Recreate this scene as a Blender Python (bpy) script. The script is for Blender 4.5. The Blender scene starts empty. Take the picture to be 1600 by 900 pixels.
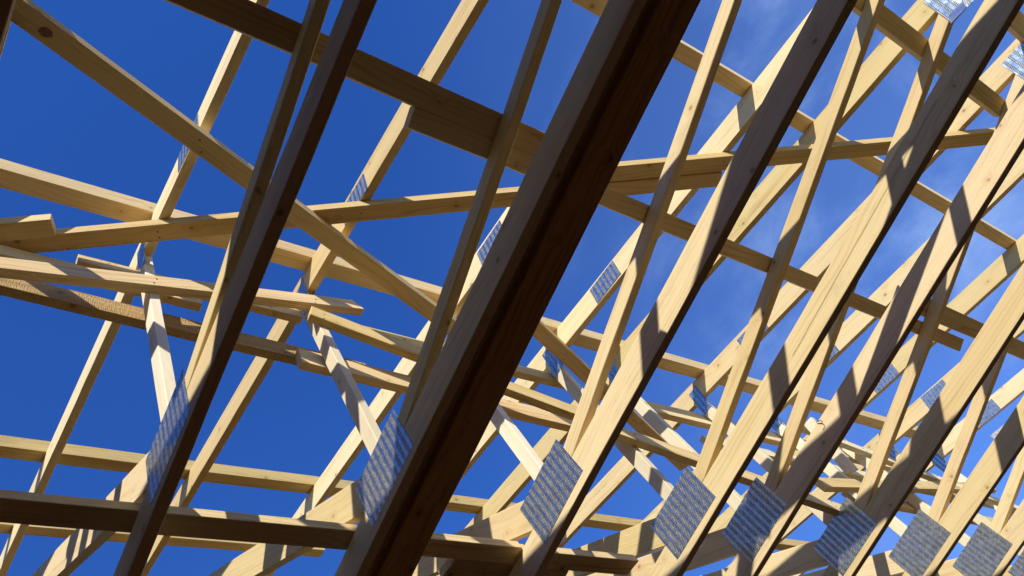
import bpy, bmesh, math, random
from mathutils import Vector, Matrix, noise

random.seed(7)
S = bpy.context.scene
COL = S.collection

# ------------------------------------------------------------------ camera
EYE = 1.6
cam = bpy.data.cameras.new('camera')
cam.sensor_width = 36.0
cam.lens = 1307.57 / 1600 * 36.0
cam.clip_start = 0.02
cam.clip_end = 3000
camo = bpy.data.objects.new('camera', cam)
COL.objects.link(camo)
right = Vector((0.4271634, 0.798273, -0.4246076))
up = Vector((0.8747976, -0.2461462, 0.4173022))
back = Vector((0.2286056, -0.5497019, -0.803472))
m = Matrix.Identity(4)
for i, v in enumerate((right, up, back)):
    for j in range(3):
        m[j][i] = v[j]
m.translation = (0, 0, EYE)
camo.matrix_world = m
S.camera = camo

# ------------------------------------------------------------------ light
TO_SUN = Vector((0.55, -0.637, 0.54)).normalized()
SUN_EL = math.asin(TO_SUN.z)
SUN_AZ = math.atan2(TO_SUN.x, TO_SUN.y)

S.view_settings.view_transform = 'Standard'
S.view_settings.look = 'None'
S.view_settings.exposure = 0.15
S.view_settings.gamma = 1.0
S.view_settings.use_curve_mapping = False

w = bpy.data.worlds.new('World')
S.world = w
w.use_nodes = True
nt = w.node_tree
N, LK = nt.nodes, nt.links
bg = N['Background']
bg.inputs[1].default_value = 0.15
sky = N.new('ShaderNodeTexSky')
sky.sky_type = 'NISHITA'
sky.sun_disc = False
sky.sun_elevation = SUN_EL
sky.sun_rotation = SUN_AZ
sky.altitude = 600
sky.air_density = 1.0
sky.dust_density = 0.0
sky.ozone_density = 4.0
hs = N.new('ShaderNodeHueSaturation')
hs.inputs['Hue'].default_value = 0.519
hs.inputs['Saturation'].default_value = 1.265
hs.inputs['Value'].default_value = 1.38
LK.new(sky.outputs[0], hs.inputs['Color'])
# thin wind-drawn cirrus, laid out by sky direction
tc = N.new('ShaderNodeTexCoord')
mp = N.new('ShaderNodeMapping')
mp.inputs['Rotation'].default_value = (0.3, 0.5, 0.9)
mp.inputs['Scale'].default_value = (2.0, 3.6, 2.6)
LK.new(tc.outputs['Generated'], mp.inputs['Vector'])
cn = N.new('ShaderNodeTexNoise')
cn.inputs['Scale'].default_value = 2.2
cn.inputs['Detail'].default_value = 9
cn.inputs['Roughness'].default_value = 0.62
cn.inputs['Distortion'].default_value = 0.35
LK.new(mp.outputs[0], cn.inputs['Vector'])
cr = N.new('ShaderNodeMapRange')
cr.interpolation_type = 'SMOOTHSTEP'
cr.inputs['From Min'].default_value = 0.44
cr.inputs['From Max'].default_value = 0.84
cr.inputs['To Max'].default_value = 0.62
LK.new(cn.outputs['Fac'], cr.inputs['Value'])
# the cirrus lies in the part of the sky beyond the far gable
dp = N.new('ShaderNodeVectorMath')
dp.operation = 'DOT_PRODUCT'
dp.inputs[1].default_value = Vector((0.30, 0.87, 0.38)).normalized()
LK.new(tc.outputs['Generated'], dp.inputs[0])
dr = N.new('ShaderNodeMapRange')
dr.interpolation_type = 'SMOOTHSTEP'
dr.inputs['From Min'].default_value = 0.70
dr.inputs['From Max'].default_value = 1.02
LK.new(dp.outputs['Value'], dr.inputs['Value'])
cm = N.new('ShaderNodeMath')
cm.operation = 'MULTIPLY'
LK.new(cr.outputs[0], cm.inputs[0])
LK.new(dr.outputs[0], cm.inputs[1])
# and a thin even veil whitens the sky towards that side
ve = N.new('ShaderNodeMapRange')
ve.interpolation_type = 'SMOOTHSTEP'
ve.inputs['From Min'].default_value = 0.60
ve.inputs['From Max'].default_value = 1.02
ve.inputs['To Max'].default_value = 0.13
LK.new(dp.outputs['Value'], ve.inputs['Value'])
cm2 = N.new('ShaderNodeMath')
cm2.operation = 'ADD'
cm2.use_clamp = True
LK.new(cm.outputs[0], cm2.inputs[0])
LK.new(ve.outputs[0], cm2.inputs[1])
cm = cm2
mixc = N.new('ShaderNodeMix')
mixc.data_type = 'RGBA'
mixc.inputs['B'].default_value = (2.7, 3.9, 6.6, 1)
LK.new(cm.outputs[0], mixc.inputs['Factor'])
LK.new(hs.outputs[0], mixc.inputs['A'])
LK.new(mixc.outputs['Result'], bg.inputs['Color'])

sl = bpy.data.lights.new('sun', 'SUN')
sl.energy = 5.0
sl.angle = math.radians(0.53)
sl.color = (1.0, 0.975, 0.93)
so = bpy.data.objects.new('sun', sl)
COL.objects.link(so)
so.rotation_euler = (-TO_SUN).to_track_quat('-Z', 'Y').to_euler()
so.location = (6, -7, 9)


# ------------------------------------------------------------------ materials
def newmat(name):
    mt = bpy.data.materials.new(name)
    mt.use_nodes = True
    return mt, mt.node_tree.nodes, mt.node_tree.links, mt.node_tree.nodes['Principled BSDF']


def mathn(n, l, op, a, b=None, c=None):
    x = n.new('ShaderNodeMath')
    x.operation = op
    for i, v in enumerate((a, b, c)):
        if v is None:
            continue
        if isinstance(v, (int, float)):
            x.inputs[i].default_value = v
        else:
            l.new(v, x.inputs[i])
    return x.outputs[0]


def mixrgb(n, l, f, a, b, blend='MIX'):
    x = n.new('ShaderNodeMix')
    x.data_type = 'RGBA'
    x.blend_type = blend
    for key, v in (('Factor', f), ('A', a), ('B', b)):
        if isinstance(v, (int, float)):
            x.inputs[key].default_value = v
        elif isinstance(v, tuple):
            x.inputs[key].default_value = v
        else:
            l.new(v, x.inputs[key])
    return x.outputs['Result']


def combine(n, l, x, y, z):
    c = n.new('ShaderNodeCombineXYZ')
    for i, v in enumerate((x, y, z)):
        if isinstance(v, (int, float)):
            c.inputs[i].default_value = v
        else:
            l.new(v, c.inputs[i])
    return c.outputs[0]


def noise_tex(n, l, vec, scale=1.0, detail=3.0, rough=0.5):
    t = n.new('ShaderNodeTexNoise')
    t.inputs['Scale'].default_value = scale
    t.inputs['Detail'].default_value = detail
    t.inputs['Roughness'].default_value = rough
    l.new(vec, t.inputs['Vector'])
    return t.outputs['Fac']


def smooth(n, l, v, a, b, t0=0.0, t1=1.0):
    r = n.new('ShaderNodeMapRange')
    r.interpolation_type = 'SMOOTHSTEP'
    r.inputs['From Min'].default_value = a
    r.inputs['From Max'].default_value = b
    r.inputs['To Min'].default_value = t0
    r.inputs['To Max'].default_value = t1
    l.new(v, r.inputs['Value'])
    return r.outputs[0]


def wood(name, light, dark, knotc, ringamt=0.55, rough_saw=0.0):
    mt, n, l, b = newmat(name)
    uv = n.new('ShaderNodeUVMap')
    uv.uv_map = 'grain'
    sp = n.new('ShaderNodeSeparateXYZ')
    l.new(uv.outputs[0], sp.inputs[0])
    oi = n.new('ShaderNodeObjectInfo')
    rnd = oi.outputs['Random']
    off = mathn(n, l, 'MULTIPLY', rnd, 173.0)
    U = mathn(n, l, 'ADD', sp.outputs[0], off)
    Vv = mathn(n, l, 'ADD', sp.outputs[1], mathn(n, l, 'MULTIPLY', rnd, 37.0))
    # knots: a jittered grid in metres, most cells left empty
    vo = n.new('ShaderNodeTexVoronoi')
    vo.voronoi_dimensions = '2D'
    vo.inputs['Scale'].default_value = 4.6
    l.new(combine(n, l, mathn(n, l, 'MULTIPLY', U, 0.8), Vv, 0.0), vo.inputs['Vector'])
    vs = n.new('ShaderNodeSeparateColor')
    l.new(vo.outputs['Color'], vs.inputs[0])
    kr = mathn(n, l, 'MULTIPLY', smooth(n, l, vs.outputs[0], 0.50, 1.0), 0.040)
    kd = mathn(n, l, 'SUBTRACT', vo.outputs['Distance'], kr)
    knot = mathn(n, l, 'MULTIPLY', smooth(n, l, kd, -0.012, 0.030, 1.0, 0.0), mathn(n, l, 'GREATER_THAN', vs.outputs[0], 0.50))
    halo = mathn(n, l, 'MULTIPLY', smooth(n, l, kd, 0.0, 0.20, 1.0, 0.0), mathn(n, l, 'GREATER_THAN', vs.outputs[0], 0.50))
    # growth rings, bent round the knots
    warp = noise_tex(n, l, combine(n, l, mathn(n, l, 'MULTIPLY', U, 0.7), mathn(n, l, 'MULTIPLY', Vv, 4.5), rnd), 1.0, 2.0)
    ph = mathn(n, l, 'ADD', mathn(n, l, 'MULTIPLY', Vv, 210.0), mathn(n, l, 'MULTIPLY', warp, 60.0))
    ph = mathn(n, l, 'ADD', ph, mathn(n, l, 'MULTIPLY', halo, 9.0))
    ring = mathn(n, l, 'MULTIPLY_ADD', mathn(n, l, 'SINE', ph), 0.5, 0.5)
    ring = mathn(n, l, 'POWER', ring, 2.5)
    broad = noise_tex(n, l, combine(n, l, mathn(n, l, 'MULTIPLY', U, 0.9), mathn(n, l, 'MULTIPLY', Vv, 16.0), off), 1.0, 4.0, 0.6)
    fib = noise_tex(n, l, combine(n, l, mathn(n, l, 'MULTIPLY', U, 9.0), mathn(n, l, 'MULTIPLY', Vv, 420.0), rnd), 1.0, 2.0)
    f = mathn(n, l, 'MULTIPLY', ring, ringamt)
    f = mathn(n, l, 'MULTIPLY', f, smooth(n, l, broad, 0.3, 0.75))
    f = mathn(n, l, 'ADD', f, mathn(n, l, 'MULTIPLY', smooth(n, l, broad, 0.35, 0.8), 0.35))
    f = mathn(n, l, 'ADD', f, mathn(n, l, 'MULTIPLY', mathn(n, l, 'SUBTRACT', fib, 0.5), 0.25))
    c = mixrgb(n, l, f, light, dark)
    c = mixrgb(n, l, mathn(n, l, 'MULTIPLY', halo, 0.35), c, dark)
    c = mixrgb(n, l, mathn(n, l, 'MULTIPLY', knot, 0.6), c, knotc)
    # grey handling marks and mill grime
    gr = noise_tex(n, l, combine(n, l, mathn(n, l, 'MULTIPLY', U, 3.0), mathn(n, l, 'MULTIPLY', Vv, 9.0), rnd), 1.0, 6.0, 0.7)
    c = mixrgb(n, l, smooth(n, l, gr, 0.54, 0.82, 0.0, 0.42), c, (0.30, 0.24, 0.17, 1))
    # every timber has its own tone
    h = n.new('ShaderNodeHueSaturation')
    r2 = mathn(n, l, 'FRACT', mathn(n, l, 'MULTIPLY', rnd, 91.7))
    l.new(mathn(n, l, 'MULTIPLY_ADD', rnd, 0.010, 0.497), h.inputs['Hue'])
    l.new(mathn(n, l, 'MULTIPLY_ADD', r2, 0.18, 0.90), h.inputs['Saturation'])
    l.new(mathn(n, l, 'MULTIPLY_ADD', r2, -0.24, 1.08), h.inputs['Value'])
    l.new(c, h.inputs['Color'])
    l.new(h.outputs[0], b.inputs['Base Color'])
    b.inputs['Roughness'].default_value = 0.62
    b.inputs['Specular IOR Level'].default_value = 0.08
    bp = n.new('ShaderNodeBump')
    bp.inputs['Strength'].default_value = 0.25 + rough_saw
    bp.inputs['Distance'].default_value = 0.002 + 0.004 * rough_saw
    hh = mathn(n, l, 'ADD', fib, mathn(n, l, 'MULTIPLY', ring, 0.4))
    if rough_saw:
        sw = noise_tex(n, l, combine(n, l, mathn(n, l, 'MULTIPLY', U, 160.0), mathn(n, l, 'MULTIPLY', Vv, 25.0), rnd), 1.0, 3.0)
        hh = mathn(n, l, 'ADD', hh, mathn(n, l, 'MULTIPLY', sw, 2.0))
    l.new(hh, bp.inputs['Height'])
    l.new(bp.outputs[0], b.inputs['Normal'])
    return mt


PINE = wood('planed_pine', (0.79, 0.595, 0.295, 1), (0.60, 0.395, 0.15, 1), (0.20, 0.10, 0.04, 1))
PALE = wood('pale_spruce', (0.86, 0.74, 0.49, 1), (0.75, 0.60, 0.35, 1), (0.30, 0.18, 0.08, 1), 0.4)
BATTEN = wood('pine_batten', (0.79, 0.585, 0.28, 1), (0.57, 0.36, 0.125, 1), (0.17, 0.085, 0.035, 1), 0.75)
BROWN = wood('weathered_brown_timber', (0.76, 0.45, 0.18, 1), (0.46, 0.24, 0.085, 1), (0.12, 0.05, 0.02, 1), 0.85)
ROUGH = wood('rough_sawn_pine', (0.66, 0.47, 0.22, 1), (0.44, 0.27, 0.11, 1), (0.15, 0.07, 0.03, 1), 0.6, 0.7)


def steel_mat():
    mt, n, l, b = newmat('punched_galvanised_steel')
    uv = n.new('ShaderNodeUVMap')
    uv.uv_map = 'grain'
    sp = n.new('ShaderNodeSeparateXYZ')
    l.new(uv.outputs[0], sp.inputs[0])
    ob = n.new('ShaderNodeObjectInfo')
    U = mathn(n, l, 'MULTIPLY_ADD', ob.outputs['Random'], 0.11, sp.outputs[0])
    Vv = mathn(n, l, 'MULTIPLY_ADD', ob.outputs['Random'], 0.73, sp.outputs[1])
    PX, PY = 0.0395, 0.0125
    cell = mathn(n, l, 'FLOOR', mathn(n, l, 'DIVIDE', U, PX / 3))
    cu = mathn(n, l, 'FRACT', mathn(n, l, 'DIVIDE', U, PX))
    band = mathn(n, l, 'LESS_THAN', cu, 0.56)
    half = mathn(n, l, 'FLOOR', mathn(n, l, 'MULTIPLY', cu, 1.0 / 0.28))      # two staggered slot rows
    inhalf = mathn(n, l, 'FRACT', mathn(n, l, 'MULTIPLY', cu, 1.0 / 0.28))
    vr = mathn(n, l, 'ADD', mathn(n, l, 'DIVIDE', Vv, PY), mathn(n, l, 'MULTIPLY', half, 0.5))
    vv = mathn(n, l, 'FRACT', vr)
    wn = n.new('ShaderNodeTexWhiteNoise')
    wn.noise_dimensions = '2D'
    l.new(combine(n, l, cell, mathn(n, l, 'FLOOR', vr), 0.0), wn.inputs['Vector'])
    wv = wn.outputs['Value']
    inside = mathn(n, l, 'MULTIPLY', mathn(n, l, 'GREATER_THAN', inhalf, 0.22), mathn(n, l, 'LESS_THAN', vv, 0.50))
    slot = mathn(n, l, 'MULTIPLY', band, inside)
    lip = mathn(n, l, 'MULTIPLY', band, mathn(n, l, 'MULTIPLY', mathn(n, l, 'GREATER_THAN', vv, 0.52), mathn(n, l, 'LESS_THAN', vv, mathn(n, l, 'MULTIPLY_ADD', wv, 0.15, 0.75))))
    sp_n = noise_tex(n, l, combine(n, l, mathn(n, l, 'MULTIPLY', U, 26.0), mathn(n, l, 'MULTIPLY', Vv, 26.0), 0.0), 1.0, 6.0, 0.7)
    steel = mixrgb(n, l, smooth(n, l, sp_n, 0.3, 0.7), (0.36, 0.45, 0.44, 1), (0.58, 0.68, 0.66, 1))
    c = mixrgb(n, l, slot, steel, mixrgb(n, l, wv, (0.035, 0.028, 0.022, 1), (0.10, 0.075, 0.05, 1)))  # slot colour holds both the wood behind and the shadow in the holes
    c = mixrgb(n, l, lip, c, mixrgb(n, l, wv, (0.56, 0.50, 0.39, 1), (0.68, 0.62, 0.50, 1)))  # cream lips paint sunlit tooth glints into the colour
    l.new(c, b.inputs['Base Color'])
    cut = mathn(n, l, 'MAXIMUM', slot, mathn(n, l, 'MULTIPLY', lip, 0.7))
    l.new(mathn(n, l, 'SUBTRACT', 0.95, mathn(n, l, 'MULTIPLY', cut, 0.95)), b.inputs['Metallic'])
    l.new(mathn(n, l, 'MULTIPLY_ADD', sp_n, 0.22, 0.16), b.inputs['Roughness'])
    bp = n.new('ShaderNodeBump')
    bp.inputs['Strength'].default_value = 0.6
    bp.inputs['Distance'].default_value = 0.0015
    l.new(mathn(n, l, 'SUBTRACT', mathn(n, l, 'ADD', lip, mathn(n, l, 'MULTIPLY', sp_n, 0.3)), slot), bp.inputs['Height'])
    dent = noise_tex(n, l, combine(n, l, mathn(n, l, 'MULTIPLY', U, 9.0), mathn(n, l, 'MULTIPLY', Vv, 9.0), 3.0), 1.0, 2.0, 0.5)
    bd = n.new('ShaderNodeBump')
    bd.inputs['Strength'].default_value = 0.5
    bd.inputs['Distance'].default_value = 0.012
    l.new(dent, bd.inputs['Height'])
    l.new(bd.outputs[0], bp.inputs['Normal'])
    l.new(bp.outputs[0], b.inputs['Normal'])
    return mt


STEEL = steel_mat()


def plain(name, col, rough=0.6, metal=0.0, var=0.0, scale=30.0):
    mt, n, l, b = newmat(name)
    b.inputs['Roughness'].default_value = rough
    b.inputs['Metallic'].default_value = metal
    if var:
        t = n.new('ShaderNodeTexCoord')
        f = noise_tex(n, l, t.outputs['Object'], scale, 8.0, 0.7)
        d = tuple(x * (1 - var) for x in col[:3]) + (1,)
        u = tuple(min(1, x * (1 + var)) for x in col[:3]) + (1,)
        l.new(mixrgb(n, l, smooth(n, l, f, 0.3, 0.7), d, u), b.inputs['Base Color'])
        bp = n.new('ShaderNodeBump')
        bp.inputs['Strength'].default_value = 0.3
        bp.inputs['Distance'].default_value = 0.004
        l.new(f, bp.inputs['Height'])
        l.new(bp.outputs[0], b.inputs['Normal'])
    else:
        b.inputs['Base Color'].default_value = col
    return mt


BARE = plain('bare_galvanised_sheet', (0.62, 0.64, 0.66, 1), 0.30, 0.95, 0.2, 60)
IRON = plain('dark_nail_iron', (0.055, 0.03, 0.02, 1), 0.55, 0.6)
BOARD = plain('grey_cement_board', (0.42, 0.43, 0.44, 1), 0.85, 0.0, 0.45, 42)
KNOT = plain('dark_knot_wood', (0.26, 0.135, 0.05, 1), 0.7, 0.0, 0.5, 90)
INK = plain('grey_pencil', (0.20, 0.17, 0.14, 1), 0.9)
PAPER = plain('white_paper', (0.80, 0.80, 0.78, 1), 0.7)
GREEN = plain('green_ink', (0.05, 0.42, 0.33, 1), 0.7)
SHEET = plain('sheathing_board', (0.34, 0.24, 0.13, 1), 0.8, 0.0, 0.35, 18)
BLOCK = plain('concrete_block', (0.12, 0.11, 0.10, 1), 0.95, 0.0, 0.25, 6)
SOIL = plain('site_ground', (0.215, 0.092, 0.025, 1), 0.95, 0.0, 0.4, 3)


# ------------------------------------------------------------------ mesh helpers
def finish(name, bm, mat, axis, parent=None, loc=None, bevel=0.0022, seed=0.0, wob=0.0016, sub=0.0):
    """bevel, set grain UVs in metres (u along the timber), link as one mesh object"""
    axis = Vector(axis).normalized()
    bmesh.ops.recalc_face_normals(bm, faces=bm.faces)
    if bevel:
        bmesh.ops.bevel(bm, geom=[e for e in bm.edges if e.calc_face_angle(0) > 0.3], offset=bevel,
                        segments=1, affect='EDGES', clamp_overlap=True)
    if sub:
        ds = [v.co.dot(axis) for v in bm.verts]
        k = min(ds) + sub * 0.7
        while k < max(ds) - sub * 0.3:
            bmesh.ops.bisect_plane(bm, geom=bm.verts[:] + bm.edges[:] + bm.faces[:], dist=1e-5, plane_co=axis * k, plane_no=axis)
            k += sub
    if wob:
        # slow bow of the timber plus small chips and waney arrises
        for v in bm.verts:
            q = v.co * 0.9 + Vector((seed, seed * 2.3, 0))
            r = v.co * 14.0 + Vector((seed * 1.1, 0, seed))
            d = Vector((noise.noise(q), noise.noise(q + Vector((9, 4, 2))), noise.noise(q + Vector((3, 7, 5))))) * wob * 1.4
            d += Vector((noise.noise(r), noise.noise(r + Vector((5, 1, 8))), noise.noise(r + Vector((2, 6, 3))))) * wob * 0.6
            v.co += d
        bm.normal_update()
    lay = bm.loops.layers.uv.new('grain')
    for f in bm.faces:
        nrm = f.normal
        if abs(nrm.dot(axis)) > 0.8:
            t = axis.orthogonal().normalized()
            s = axis.cross(t)
            for lp in f.loops:
                lp[lay].uv = (lp.vert.co.dot(t) * 0.3, lp.vert.co.dot(s))
        else:
            s = nrm.cross(axis).normalized()
            o = 0.37 * round(nrm.x * 2) + 0.71 * round(nrm.y * 2) + 1.13 * round(nrm.z * 2)
            for lp in f.loops:
                lp[lay].uv = (lp.vert.co.dot(axis) + o * 3.1, lp.vert.co.dot(s) + o)
    me = bpy.data.meshes.new(name)
    bm.to_mesh(me)
    bm.free()
    me.materials.append(mat)
    o = bpy.data.objects.new(name, me)
    COL.objects.link(o)
    if parent:
        o.parent = parent
    if loc:
        o.location = loc
    return o


def prism(poly, y0, y1):
    """a member of a truss: outline in x,z given a thickness along y"""
    bm = bmesh.new()
    a = [bm.verts.new((x, y0, z)) for x, z in poly]
    b = [bm.verts.new((x, y1, z)) for x, z in poly]
    n = len(poly)
    bm.faces.new(a)
    bm.faces.new(list(reversed(b)))
    for i in range(n):
        j = (i + 1) % n
        bm.faces.new((a[j], a[i], b[i], b[j]))
    return bm


def box(p0, p1, wdir, wid, thk, tilt0=0.0, tilt1=0.0, segs=1):
    """sawn board from p0 to p1 (centre line); wdir is the direction of its width.
    tilt0 / tilt1 skew the end cuts"""
    p0, p1 = Vector(p0), Vector(p1)
    ax = (p1 - p0).normalized()
    wv = Vector(wdir)
    wv = (wv - ax * wv.dot(ax)).normalized()
    tv = ax.cross(wv)
    bm = bmesh.new()
    rings = []
    L = (p1 - p0).length
    segs = max(1, int(L / 0.45))
    for k in range(segs + 1):
        f = k / segs
        sk = tilt0 if k == 0 else (tilt1 if k == segs else 0.0)
        ring = []
        for a, c in ((-1, -1), (1, -1), (1, 1), (-1, 1)):
            ring.append(bm.verts.new(p0 + ax * (L * f) + wv * (a * wid / 2) + tv * (c * thk / 2) + ax * (sk * a * wid / 2)))
        rings.append(ring)
    for k in range(segs):
        for i in range(4):
            j = (i + 1) % 4
            bm.faces.new((rings[k][i], rings[k][j], rings[k + 1][j], rings[k + 1][i]))
    bm.faces.new(list(reversed(rings[0])))
    bm.faces.new(rings[-1])
    return bm, ax


def tag(o, label, cat, group=None, kind=None):
    if label:
        o['label'] = label
    if cat:
        o['category'] = cat
    if group:
        o['group'] = group
    if kind:
        o['kind'] = kind
    return o


def board(name, label, cat, p0, p1, wdir, wid, thk, group=None, mat=None, t0=0.0, t1=0.0, bevel=0.0022):
    base = Vector(p0)
    bm, ax = box(Vector((0, 0, 0)), Vector(p1) - base, wdir, wid, thk, t0, t1)
    o = finish(name, bm, mat or BATTEN, ax, loc=base, bevel=bevel, seed=random.uniform(0, 60), wob=0.003)
    return tag(o, label, cat, group)


# lines of the truss in its own plane
def tct(x): return 5.58608 - 0.29924 * x          # upper edge of the top chord
def tcb(x): return 5.41515 - 0.29924 * x          # lower edge of the top chord
def w2t(x): return 4.72120 + 0.21670 * x          # upper edge of the long sloping web
def w2b(x): return 4.63750 + 0.21670 * x
CT, CB = 4.318, 4.158                             # ceiling chord top and bottom
TH = 0.0486
TCD = Vector((1, 0, -0.29924)).normalized()       # along the slope, down it
TCN = Vector((0.29924, 0, 1)).normalized()        # square to the slope, up

# ------------------------------------------------------------------ ground
bm = bmesh.new()
R = 1500.0
vs = [bm.verts.new((R * math.cos(i * math.pi / 16), R * math.sin(i * math.pi / 16), 0)) for i in range(32)]
bm.faces.new(vs)
g = finish('ground', bm, SOIL, (1, 0, 0), bevel=0, wob=0)
g['kind'] = 'structure'


# ------------------------------------------------------------------ one truss with its parts
def plate(parent, cx, cz, ln, ht, ang, name='nail_plate'):
    """pressed-tooth connector plate on the near face"""
    bm = bmesh.new()
    nx, nz = 1, 1
    c, s = math.cos(ang), math.sin(ang)
    vs = []
    for y in (-0.0034, -0.0006):
        for a, b in ((-1, -1), (1, -1), (1, 1), (-1, 1)):
            u, v = a * ln / 2, b * ht / 2
            vs.append(bm.verts.new((cx + u * c - v * s, y, cz + u * s + v * c)))
    bm.faces.new(vs[0:4])
    bm.faces.new(list(reversed(vs[4:8])))
    for i in range(4):
        j = (i + 1) % 4
        bm.faces.new((vs[j], vs[i], vs[4 + i], vs[4 + j]))
    return finish(name, bm, STEEL, (c, 0, s), parent, bevel=0, wob=0)


def solve(f, g_, a=-8.0, b=8.0):
    for _ in range(60):
        mdl = (a + b) / 2
        if (f(a) - g_(a)) * (f(mdl) - g_(mdl)) <= 0:
            b = mdl
        else:
            a = mdl
    return (a + b) / 2


XL = -5.25                                         # ridge end of the half truss


def dgt(x): return 4.512 - 0.742 * (x + 1.9)       # steep diagonal web, upper edge
def dgb(x): return 4.310 - 0.742 * (x + 1.9)


def make_truss():
    root = bpy.data.objects.new('roof_truss', None)
    root.empty_display_size = 0.3
    COL.objects.link(root)

    def part(name, poly, ax, mat=PINE):
        # split long outlines along x so that the grain wobble has something to move
        return finish(name, prism(poly, 0.0, TH), mat, ax, root, seed=random.uniform(0, 40), bevel=0.003, wob=0.0026, sub=0.16)
    part('bottom_chord', [(XL, CB), (4.45, CB), (4.45, 4.262), (4.26, CT), (XL, CT)], (1, 0, 0))
    part('top_chord', [(XL, tcb(XL)), (3.652, CT + 0.004), (4.256, CT + 0.004), (4.237, tct(4.237)), (XL, tct(XL))], (1, 0, -0.299))
    # upright web between the ceiling chord and the top chord
    part('web', [(-1.736, CT), (-1.655, CT), (-1.628, tcb(-1.628)), (-1.709, tcb(-1.709))], (0.027, 0, 1.6), PALE)
    # long sloping web
    xe_b = solve(w2b, tcb, 0, 4)
    xe_t = solve(w2t, tcb, 0, 4)
    part('web', [(-1.653, CT), (-1.470, CT), (xe_b, w2b(xe_b)), (xe_t, w2t(xe_t)), (-1.653, w2t(-1.653))], (1, 0, 0.2167))
    # steep diagonal web
    xt = solve(dgt, tcb, -7, -2)
    xb = solve(dgb, tcb, -7.5, -2)
    left = max(xb, XL)
    poly = [(-1.911, CT), (-1.738, CT), (-1.738, dgt(-1.738))]
    poly += [(left, dgt(left)), (left, dgb(left))]
    part('web', poly, (-1, 0, 0.742))
    plate(root, -1.692, 4.333, 0.415, 0.262, 0.0)
    plate(root, -0.968, 5.784, 0.268, 0.138, math.atan(-0.29924))
    plate(root, -1.640, 5.905, 0.100, 0.240, math.radians(-7))
    plate(root, 1.475, 4.955, 0.360, 0.268, math.atan(-0.29924))
    return root


def copy_tree(o, parent=None):
    c = o.copy()
    COL.objects.link(c)
    c.parent = parent
    for ch in list(o.children):
        copy_tree(ch, c)
    return c


TY = [-0.07, 0.800, 1.683, 2.590, 3.514, 4.114, 5.030, 5.922, 6.816, 7.710, 8.660]
TLAB = [
    'pine roof truss showing only a dark sliver in the top left corner',
    'leftmost full truss, its plate narrow and slanting above the long dark bottom chord',
    'roof truss against the thick dark beam, its long plate half lit',
    'roof truss just right of the thick dark beam, striped light on its bottom chord',
    'roof truss fourth from the left, sunlit bottom chord with a long drying crack',
    'roof truss set close behind its neighbour, bent nail on the bottom chord edge',
    'roof truss whose big plate carries a wedge of sunlight between two shadows',
    'roof truss with fully lit plate, third from the far grey gable board',
    'roof truss second from the grey gable board, plate at the bottom right',
    'roof truss at the far right edge, most of it hidden by nearer trusses',
    'farthest roof truss, standing right before the grey gable board',
]
proto = make_truss()
trusses = []
for i, (y, lab) in enumerate(zip(TY, TLAB)):
    t = proto if i == 0 else copy_tree(proto)
    t.location = (0, y, 0)
    tag(t, lab, 'roof truss', 'roof trusses standing in a row')
    trusses.append(t)
    # the plates were pressed on by hand: none sits quite like the next
    pc = ((-1.692, 4.333), (-0.968, 5.784), (-1.640, 5.905), (1.475, 4.955))
    for (cx, cz), pl in zip(pc, [c for c in t.children if c.name.startswith('nail_plate')]):
        a = random.uniform(-0.035, 0.035)
        c_ = Vector((cx, 0, cz))
        rot = Matrix.Rotation(a, 3, 'Y')
        pl.rotation_euler = (0, a, 0)
        pl.location = c_ - rot @ c_ + Vector((random.uniform(-0.010, 0.010), 0, random.uniform(-0.008, 0.008)))

# the fifth truss: its heel plate is torn and folded over at one corner
bm = bmesh.new()
pts = [(1.300, -0.006, 4.928), (1.390, -0.014, 4.888), (1.350, -0.046, 4.818), (1.252, -0.034, 4.862), (1.372, -0.034, 4.858), (1.276, -0.012, 4.900)]
v = [bm.verts.new(p) for p in pts]
bm.faces.new((v[0], v[1], v[4], v[5]))
bm.faces.new((v[5], v[4], v[2], v[3]))
r = bmesh.ops.extrude_face_region(bm, geom=list(bm.faces))
for e in r['geom']:
    if isinstance(e, bmesh.types.BMVert):
        e.co.y += 0.002
fl = finish('bent_corner', bm, BARE, (1, 0, 0), None, bevel=0, wob=0)
pl4 = [c for c in trusses[5].children if c.name.startswith('nail_plate')][3]
fl.parent = pl4

# ------------------------------------------------------------------ thick beam beside the third truss
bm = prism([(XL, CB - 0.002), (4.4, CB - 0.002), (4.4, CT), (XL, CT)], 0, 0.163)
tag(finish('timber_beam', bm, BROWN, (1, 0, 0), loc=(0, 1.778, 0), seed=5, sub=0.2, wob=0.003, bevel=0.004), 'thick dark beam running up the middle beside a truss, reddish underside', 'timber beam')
bm = prism([(XL, CB + 0.035), (4.4, CB + 0.035), (4.4, CT), (XL, CT)], 0, 0.043)
tag(finish('packing_board', bm, ROUGH, (1, 0, 0), loc=(0, 1.7335, 0), seed=9, sub=0.3), 'narrow dark packing board recessed between thick beam and truss', 'packing board')

# ------------------------------------------------------------------ battens over the top chords
GB = 'battens across the roof slope'


def slope_batten(xc, y0, y1, label, wid=0.107, thk=0.085, name='roof_batten', mat=None):
    base = Vector((xc, 0, tct(xc))) + TCN * (thk / 2 + 0.001)
    return board(name, label, 'roof batten', (base.x, y0, base.z), (base.x, y1, base.z), TCD, wid, thk, GB, mat)


slope_batten(0.475, -1.2, 9.02, 'roof batten crossing the upper right, nearest the eave', wid=0.094)
slope_batten(-1.487, -1.2, 9.02, 'roof batten crossing above the web tops at mid left')
slope_batten(-3.363, -1.2, 9.02, 'roof batten across the lower left, pale lit edge above brown underside')
slope_batten(-4.100, -1.2, 3.04, 'lowest roof batten, a pale strip peeping out under the dark binder', 0.10, 0.05)

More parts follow.
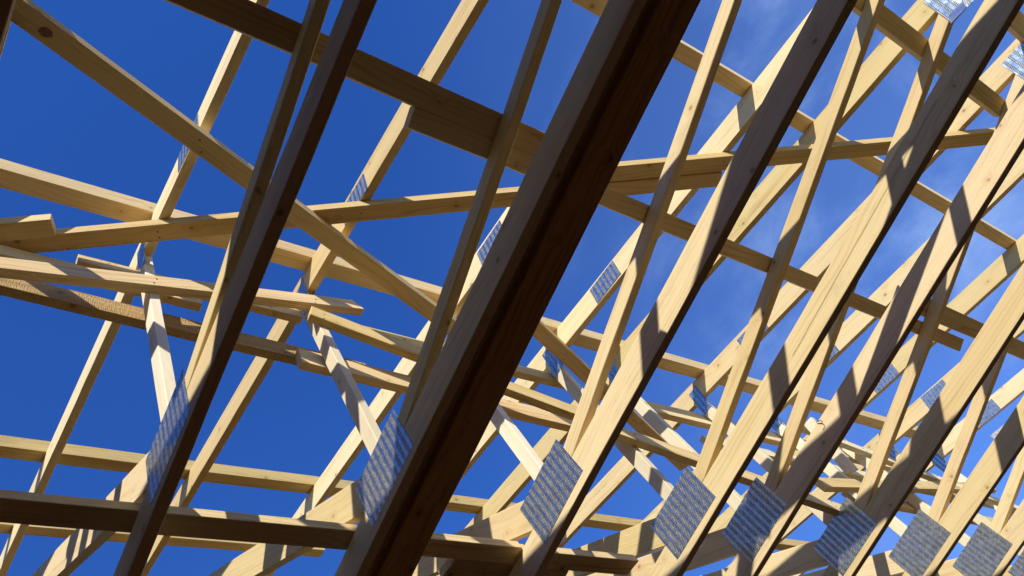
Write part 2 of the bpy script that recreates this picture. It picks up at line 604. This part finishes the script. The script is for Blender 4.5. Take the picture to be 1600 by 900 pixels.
# ------------------------------------------------------------------ binder on the ceiling chords
board('binder', 'long dark binder lying across the bottom chords at lower left', 'binder board',
      (-2.061, -1.0, CT + 0.0255), (-2.061, 2.585, CT + 0.0255), (1, 0, 0), 0.102, TH, 'binders on the bottom chords')
board('binder', 'dark binder end piece with a slanted cut at the bottom centre', 'binder board',
      (-2.075, 2.592, CT + 0.0255), (-2.075, 3.375, CT + 0.0255), (1, 0, 0), 0.100, TH, 'binders on the bottom chords', t1=0.25)
board('board_offcut', 'rough brown offcut lying against the binder at the bottom edge', 'offcut',
      (-2.172, 2.235, CT + 0.0265), (-2.182, 2.95, CT + 0.0265), (1, 0, 0), 0.108, TH, None, ROUGH, t0=0.2)

# ------------------------------------------------------------------ braces lying on the long sloping webs
WD = Vector((1, 0, 0.2167)).normalized()
WN = Vector((-0.2167, 0, 1)).normalized()
GW = 'braces nailed along the sloping webs'


def web_brace(x0, x1, y0, y1, label, t0=0.0, t1=0.0, mat=None, lift=0.0):
    xc = (x0 + x1) / 2
    base = Vector((xc, 0, w2t(xc))) + WN * (TH / 2 + 0.001 + lift)
    return board('web_brace', label, 'brace board', (base.x, y0, base.z), (base.x, y1, base.z), WD,
                 (x1 - x0) / WD.x, TH, GW, mat, t0, t1)


web_brace(-0.283, -0.176, -1.0, 1.97, 'dark brace running down from the top left to the thick beam')
web_brace(-0.368, -0.2855, 1.312, 5.56, 'long brace across the centre, square cut end hanging in the sky', t1=-0.1)
web_brace(-0.2525, -0.140, 4.72, 8.6, 'brace overlapping the long centre brace and running on to the right')
web_brace(1.045, 1.148, 2.55, 5.07, 'short brace near the top right corner with a splintered end', t1=0.35)
web_brace(1.515, 1.63, 4.75, 6.9, 'dark block of timber in the extreme top right corner')

# ------------------------------------------------------------------ diagonal braces under the top chords
GD = 'diagonal braces under the top chords'


def under_brace(x0, y0, x1, y1, label, wid=0.102, drop=0.0, t0=0.0, t1=0.0, mat=None):
    p0 = Vector((x0, y0, tcb(x0))) - TCN * (TH / 2 + 0.001 + drop)
    p1 = Vector((x1, y1, tcb(x1))) - TCN * (TH / 2 + 0.001 + drop)
    ax = (p1 - p0).normalized()
    return board('diagonal_brace', label, 'brace board', p0, p1, TCN.cross(ax), wid, TH, GD, mat, t0, t1)


def on_under(bl, x, y, drop=0.0):
    p = Vector((x, y, tcb(x))) - TCN * (TH + 0.001 + drop)
    bm = bmesh.new()
    bmesh.ops.create_cone(bm, cap_ends=True, segments=8, radius1=0.0045, radius2=0.0035, depth=0.003)
    rot = TCN.to_track_quat('Z', 'Y').to_matrix().to_4x4()
    bmesh.ops.transform(bm, matrix=Matrix.Translation(p - bl.location) @ rot, verts=bm.verts)
    finish('nail_head', bm, IRON, (1, 0, 0), bl, bevel=0, wob=0)


# from the top left corner down to the thick beam
h1 = under_brace(-0.446, -0.45, -1.655, 2.98, 'long diagonal brace falling from the top left corner, dark knot near its top', drop=TH)
for y, dx in ((0.80, 0.02), (0.83, -0.025), (1.69, 0.02), (1.72, -0.02)):
    xh = -0.446 + (y + 0.45) / 3.43 * (-1.209) + dx
    on_under(h1, xh, y, TH)
kp = Vector((-0.640, 0.10, tcb(-0.640))) - TCN * (2 * TH + 0.001)
bm = bmesh.new()
bmesh.ops.create_cone(bm, cap_ends=True, segments=14, radius1=0.021, radius2=0.019, depth=0.0016)
for v in bm.verts:
    v.co.x *= 1.25 + 0.2 * math.sin(9 * v.co.y / 0.02)
bmesh.ops.transform(bm, matrix=Matrix.Translation(kp - h1.location) @ TCN.to_track_quat('Z', 'Y').to_matrix().to_4x4(), verts=bm.verts)
finish('knot', bm, KNOT, (1, 0, 0), h1, bevel=0, wob=0)
h2 = under_brace(-1.302, 2.95, -2.33, 5.48, 'diagonal brace falling to the lower right beyond the thick beam', drop=0.0)
for y, dx in ((3.53, 0.02), (3.545, -0.025), (4.13, 0.02)):
    on_under(h2, -1.302 - (y - 2.95) * 0.4063 + dx, y)
# nearly level in the picture, rising from left to right
i1 = under_brace(-1.985, -0.23, -0.030, 3.60, 'nearly level brace from the left edge, knotty, passing behind the falling brace')
for y, dx in ((0.81, 0.02), (0.83, -0.02), (1.70, 0.022), (1.71, -0.018)):
    on_under(i1, -1.985 + (y + 0.23) * 0.5026 + dx, y)
i2 = under_brace(-0.412, 2.62, 1.33, 6.00, 'nearly level brace running from the thick beam to the right edge')
for y, dx in ((3.53, 0.02), (4.13, -0.02), (4.14, 0.02)):
    on_under(i2, -0.412 + (y - 2.62) * 0.5103 + dx, y)
under_brace(-2.080, -0.62, -1.575, 0.375, 'short board end lapped on the level brace at the left edge')

# ------------------------------------------------------------------ boards nailed to the upright webs
GK = 'braces nailed to the upright webs'
XF, XB = -1.6165, -1.755


def upright_brace(x, y0, z0, y1, z1, wid, label, t0=0.0, t1=0.0, mat=None, x1=None, thk=0.046):
    return board('upright_brace', label, 'brace board', (x, y0, z0), (x if x1 is None else x1, y1, z1), (0, 0, 1), wid, thk, GK, mat, t0, t1)


upright_brace(XF, -0.75, 5.000, 2.005, 5.892, 0.112, 'brace on the web fronts, its pointed end in the sky left of centre', t1=-0.18)
upright_brace(XB, -0.70, 5.810, 1.115, 5.742, 0.104, 'brace behind the first upright web, just over the pointed brace')
upright_brace(XB - 0.001, -0.40, 5.500, 2.01, 5.440, 0.140, 'rough sawn brace across the uprights at mid left, bark brown edge', mat=ROUGH, x1=XB - 0.048)
upright_brace(XB, 1.565, 5.343, 3.50, 5.225, 0.148, 'brace lapped under the rough sawn brace, blunt end left of centre')
upright_brace(XB, 0.528, 5.905, 1.700, 5.880, 0.092, 'short grey brown brace ending at the first web top plate')
upright_brace(XB, 1.980, 5.875, 3.640, 5.848, 0.118, 'brace near the web tops, just left and right of the thick beam')
upright_brace(XB, 4.420, 5.752, 7.600, 5.740, 0.160, 'brace near the web tops at centre right, ending in the open')
upright_brace(XF, 1.640, 5.625, 3.420, 5.020, 0.122, 'brace falling rightward from the second upright web')
upright_brace(XF, 3.300, 4.995, 5.420, 4.400, 0.118, 'brace at the lower right continuing the falling line')
upright_brace(XF, 5.250, 4.800, 8.900, 5.450, 0.110, 'farther brace rising across the uprights at the lower right')

upright_brace(XB, 4.70, 5.400, 9.00, 5.380, 0.100, 'brace at mid height behind the farther upright webs', mat=PALE)
upright_brace(XB, 5.95, 4.980, 9.00, 5.000, 0.110, 'low brace behind the farther upright webs, just above the plates')
upright_brace(XF, 6.05, 5.800, 9.00, 5.020, 0.100, 'pale brace falling across the last upright webs', mat=PALE)
board('loose_brace', 'pale square cut brace with nails, standing off the webs at lower right', 'brace board',
      (-1.462, 5.885, 5.56), (-1.568, 5.885, 5.02), (1, 0, 0), 0.088, 0.046, None, PALE, t1=0.3)
board('loose_brace', 'short stub of timber fixed under a top chord at the far right', 'brace board',
      (-1.10, 7.02, 5.66), (-1.33, 7.30, 5.74), (1, 0, 0), 0.090, 0.046, None, BATTEN)


def strokes(truss, name, x, z, ang, ln, ht, n, mat, seed, w=0.0016, y=-0.0006):
    """faint hand or stamp marks: short thin strokes standing 0.6 mm proud of the wood"""
    rs = random.Random(seed)
    bm = bmesh.new()
    c, s_ = math.cos(ang), math.sin(ang)
    for k in range(n):
        u0 = -ln / 2 + ln * (k + 0.5) / n + rs.uniform(-0.002, 0.002)
        v0 = rs.uniform(-0.2, 0.2) * ht
        a2 = rs.uniform(-1.2, 1.2) + (math.pi / 2 if k % 2 else 0)
        hl = ht * rs.uniform(0.25, 0.5)
        du, dv = math.cos(a2), math.sin(a2)
        q = []
        for sa, sb in ((-1, -1), (1, -1), (1, 1), (-1, 1)):
            u, v = u0 + du * hl * sa - dv * w * sb, v0 + dv * hl * sa + du * w * sb
            q.append(bm.verts.new((x + u * c - v * s_, y - 0.00002 * k, z + u * s_ + v * c)))
        bm.faces.new(q)
    return finish(name, bm, mat, (1, 0, 0), truss, bevel=0, wob=0)


SL = math.atan(-0.29924)
strokes(trusses[6], 'grade_stamp', -2.72, 6.375, SL, 0.40, 0.020, 16, INK, 3)
strokes(trusses[6], 'grade_stamp', -2.86, 6.372, SL, 0.20, 0.020, 8, INK, 4)
strokes(trusses[6], 'pencil_mark', -1.76, 6.035, SL - 0.3, 0.14, 0.070, 5, INK, 5, 0.0022)
strokes(trusses[4], 'pencil_mark', -1.93, 6.085, SL - 0.2, 0.16, 0.070, 5, INK, 6, 0.0020)
# drying crack along the fifth truss's chord
ck = random.Random(11)
xs = [0.72 - 0.055 * k for k in range(26)]
mid_ = [4.262 - 0.0012 * k + ck.uniform(-0.0012, 0.0012) for k in range(26)]
bm = bmesh.new()
up_ = [bm.verts.new((x, -0.0030, z + 0.0011)) for x, z in zip(xs, mid_)]
lo_ = [bm.verts.new((x, -0.0030, z - 0.0011)) for x, z in zip(xs, mid_)]
for k in range(25):
    bm.faces.new((up_[k], up_[k + 1], lo_[k + 1], lo_[k]))
finish('drying_crack', bm, KNOT, (1, 0, 0), trusses[4], bevel=0, wob=0)
# paper delivery label with a green mark
bm = prism([(-2.315, 6.170), (-2.205, 6.137), (-2.180, 6.222), (-2.290, 6.255)], -0.0008, -0.0003)
lb = finish('paper_label', bm, PAPER, (1, 0, 0), trusses[6], bevel=0, wob=0)
strokes(lb, 'green_mark', -2.247, 6.196, 0.9, 0.07, 0.05, 4, GREEN, 8, 0.004, -0.0012)

for br in [o for o in COL.objects if o.name.startswith('upright_brace') and abs(o.location.x - XF) < 0.004]:
    y0 = br.location.y
    ys = [v.co.y for v in br.data.vertices]
    y1 = y0 + max(ys)
    zs = sorted((v.co.y, v.co.z) for v in br.data.vertices)
    m0 = sum(z for _, z in zs[:8]) / 8
    m1 = sum(z for _, z in zs[-8:]) / 8
    for ty in TY:
        if y0 + 0.03 < ty < y1 - 0.06:
            for dz in (-0.028, 0.026):
                f = (ty + 0.024 - y0) / (y1 - y0)
                bm = bmesh.new()
                bmesh.ops.create_cone(bm, cap_ends=True, segments=8, radius1=0.0042, radius2=0.0036, depth=0.003)
                bmesh.ops.transform(bm, matrix=Matrix.Translation((0.0245, ty + 0.02 - y0 + dz * 0.3, m0 + (m1 - m0) * f + dz)) @ Matrix.Rotation(math.pi / 2, 4, 'Y'), verts=bm.verts)
                finish('nail_head', bm, IRON, (1, 0, 0), br, bevel=0, wob=0)

# ------------------------------------------------------------------ far gable board
bm = prism([(-2.62, 4.10), (4.3, 4.10), (4.2, tcb(4.2)), (-1.19, tcb(-1.19)), (-1.24, 5.16), (-1.75, 5.10), (-1.80, 4.80), (-2.62, 4.78)], 0, 0.018)
tag(finish('gable_board', bm, BOARD, (1, 0, 0), loc=(0, 8.98, 0), bevel=0.001), 'grey speckled cement board closing the far gable at lower right', 'wall board')

# unseen roof boarding, put in out of view to shade the first two trusses
def shade_boards(pts, label):
    """sheet lying on the battens; pts are x,y corners seen from above"""
    bm = bmesh.new()
    lo = [bm.verts.new(Vector((x, y, tct(x))) + TCN * 0.092) for x, y in pts]
    hi = [bm.verts.new(Vector((x, y, tct(x))) + TCN * 0.110) for x, y in pts]
    bm.faces.new(list(reversed(lo)))
    bm.faces.new(hi)
    for i in range(len(pts)):
        j = (i + 1) % len(pts)
        bm.faces.new((lo[i], lo[j], hi[j], hi[i]))
    tag(finish('shade_boarding', bm, SHEET, (1, 0, 0), bevel=0.001, wob=0), label, 'roof boarding', 'unseen boarding that keeps light out')


shade_boards([(-0.16, -0.30), (4.35, -0.30), (4.35, 2.12), (1.89, 2.12), (0.46, 0.745), (0.0, 0.31), (-0.16, 0.16)],
            'unseen brown boarding shading the nearest trusses, cut on the slant')
shade_boards([(0.16, -4.2), (4.35, -4.2), (4.35, -0.304), (0.16, -0.304)], 'unseen brown boarding giving shade over the camera, eave side')
shade_boards([(XL, -4.2), (0.156, -4.2), (0.156, -0.92), (XL, -0.92)], 'unseen brown boarding added on the ridge side to block sky light')
# unseen boarding added to close the far slope off from the sky
bm = prism([(XL - 0.02, tct(XL) + 0.09), (XL - 0.02, tct(XL) + 0.108), (-15.0, 4.26), (-15.0, 4.24)], -4.2, 9.2)
tag(finish('shade_boarding', bm, SHEET, (1, 0, 0), bevel=0.001, wob=0), 'unseen brown boarding added over the whole far slope beyond the ridge', 'roof boarding', 'unseen boarding that keeps light out')
bm = prism([(XL, 4.135), (4.05, 4.135), (4.05, tcb(4.05)), (XL, tcb(XL))], 0, 0.018)  # unseen rear gable board, added to block low sky light
tag(finish('gable_board', bm, BOARD, (1, 0, 0), loc=(0, -4.2, 0), bevel=0.001), 'unseen grey cement board added behind the camera to block low sky', 'wall board')
# masonry shell the trusses stand on
for nm, x0, x1, y0, y1, zt in (('eave', 4.05, 4.40, -4.3, 9.3, 4.13), ('rear', -15.0, 4.05, -4.3, -4.0, 4.13),
                               ('front', -15.0, 4.05, 9.0, 9.3, 4.08), ('side', -15.3, -15.0, -4.3, 9.3, 4.13)):
    bm = bmesh.new()
    bmesh.ops.create_cube(bm, size=1.0)
    for v in bm.verts:
        v.co = Vector((x0 + (v.co.x + 0.5) * (x1 - x0), y0 + (v.co.y + 0.5) * (y1 - y0), (v.co.z + 0.5) * zt))
    tag(finish('masonry_wall', bm, BLOCK, (1, 0, 0), bevel=0.004), {
        'eave': 'grey block wall carrying the eave ends of the trusses', 'rear': 'grey block wall behind the camera under the roof boarding',
        'front': 'grey block wall below the far gable board', 'side': 'grey block wall on the far side beyond the ridge'}[nm], 'wall', 'block walls of the shell')

# ------------------------------------------------------------------ small things
cu = bpy.data.curves.new('bent_nail', 'CURVE')
cu.dimensions = '3D'
cu.bevel_depth = 0.0022
cu.bevel_resolution = 2
s = cu.splines.new('POLY')
hook = [(-2.590, 4.320), (-2.592, 4.335)]
pp = [(0.000, 0.030), (0.010, 0.010), (0.012, -0.012), (0.004, -0.028), (-0.012, -0.032), (-0.024, -0.022)]
s.points.add(len(pp) - 1)
for k, (a, b) in enumerate(pp):
    s.points[k].co = (a * 0.6 - b * 0.4, -0.003 - 0.003 * k, b * 0.6 + a * 0.2, 1)
tmp = bpy.data.objects.new('tmp', cu)
COL.objects.link(tmp)
bpy.context.view_layer.update()
me = bpy.data.meshes.new_from_object(tmp.evaluated_get(bpy.context.evaluated_depsgraph_get()))
bpy.data.objects.remove(tmp)
bn = bpy.data.objects.new('bent_nail', me)
me.materials.clear()
me.materials.append(IRON)
COL.objects.link(bn)
bn.location = (-0.985, 4.110, 4.300)
tag(bn, 'small rusty bent nail sticking out of a bottom chord edge', 'nail')
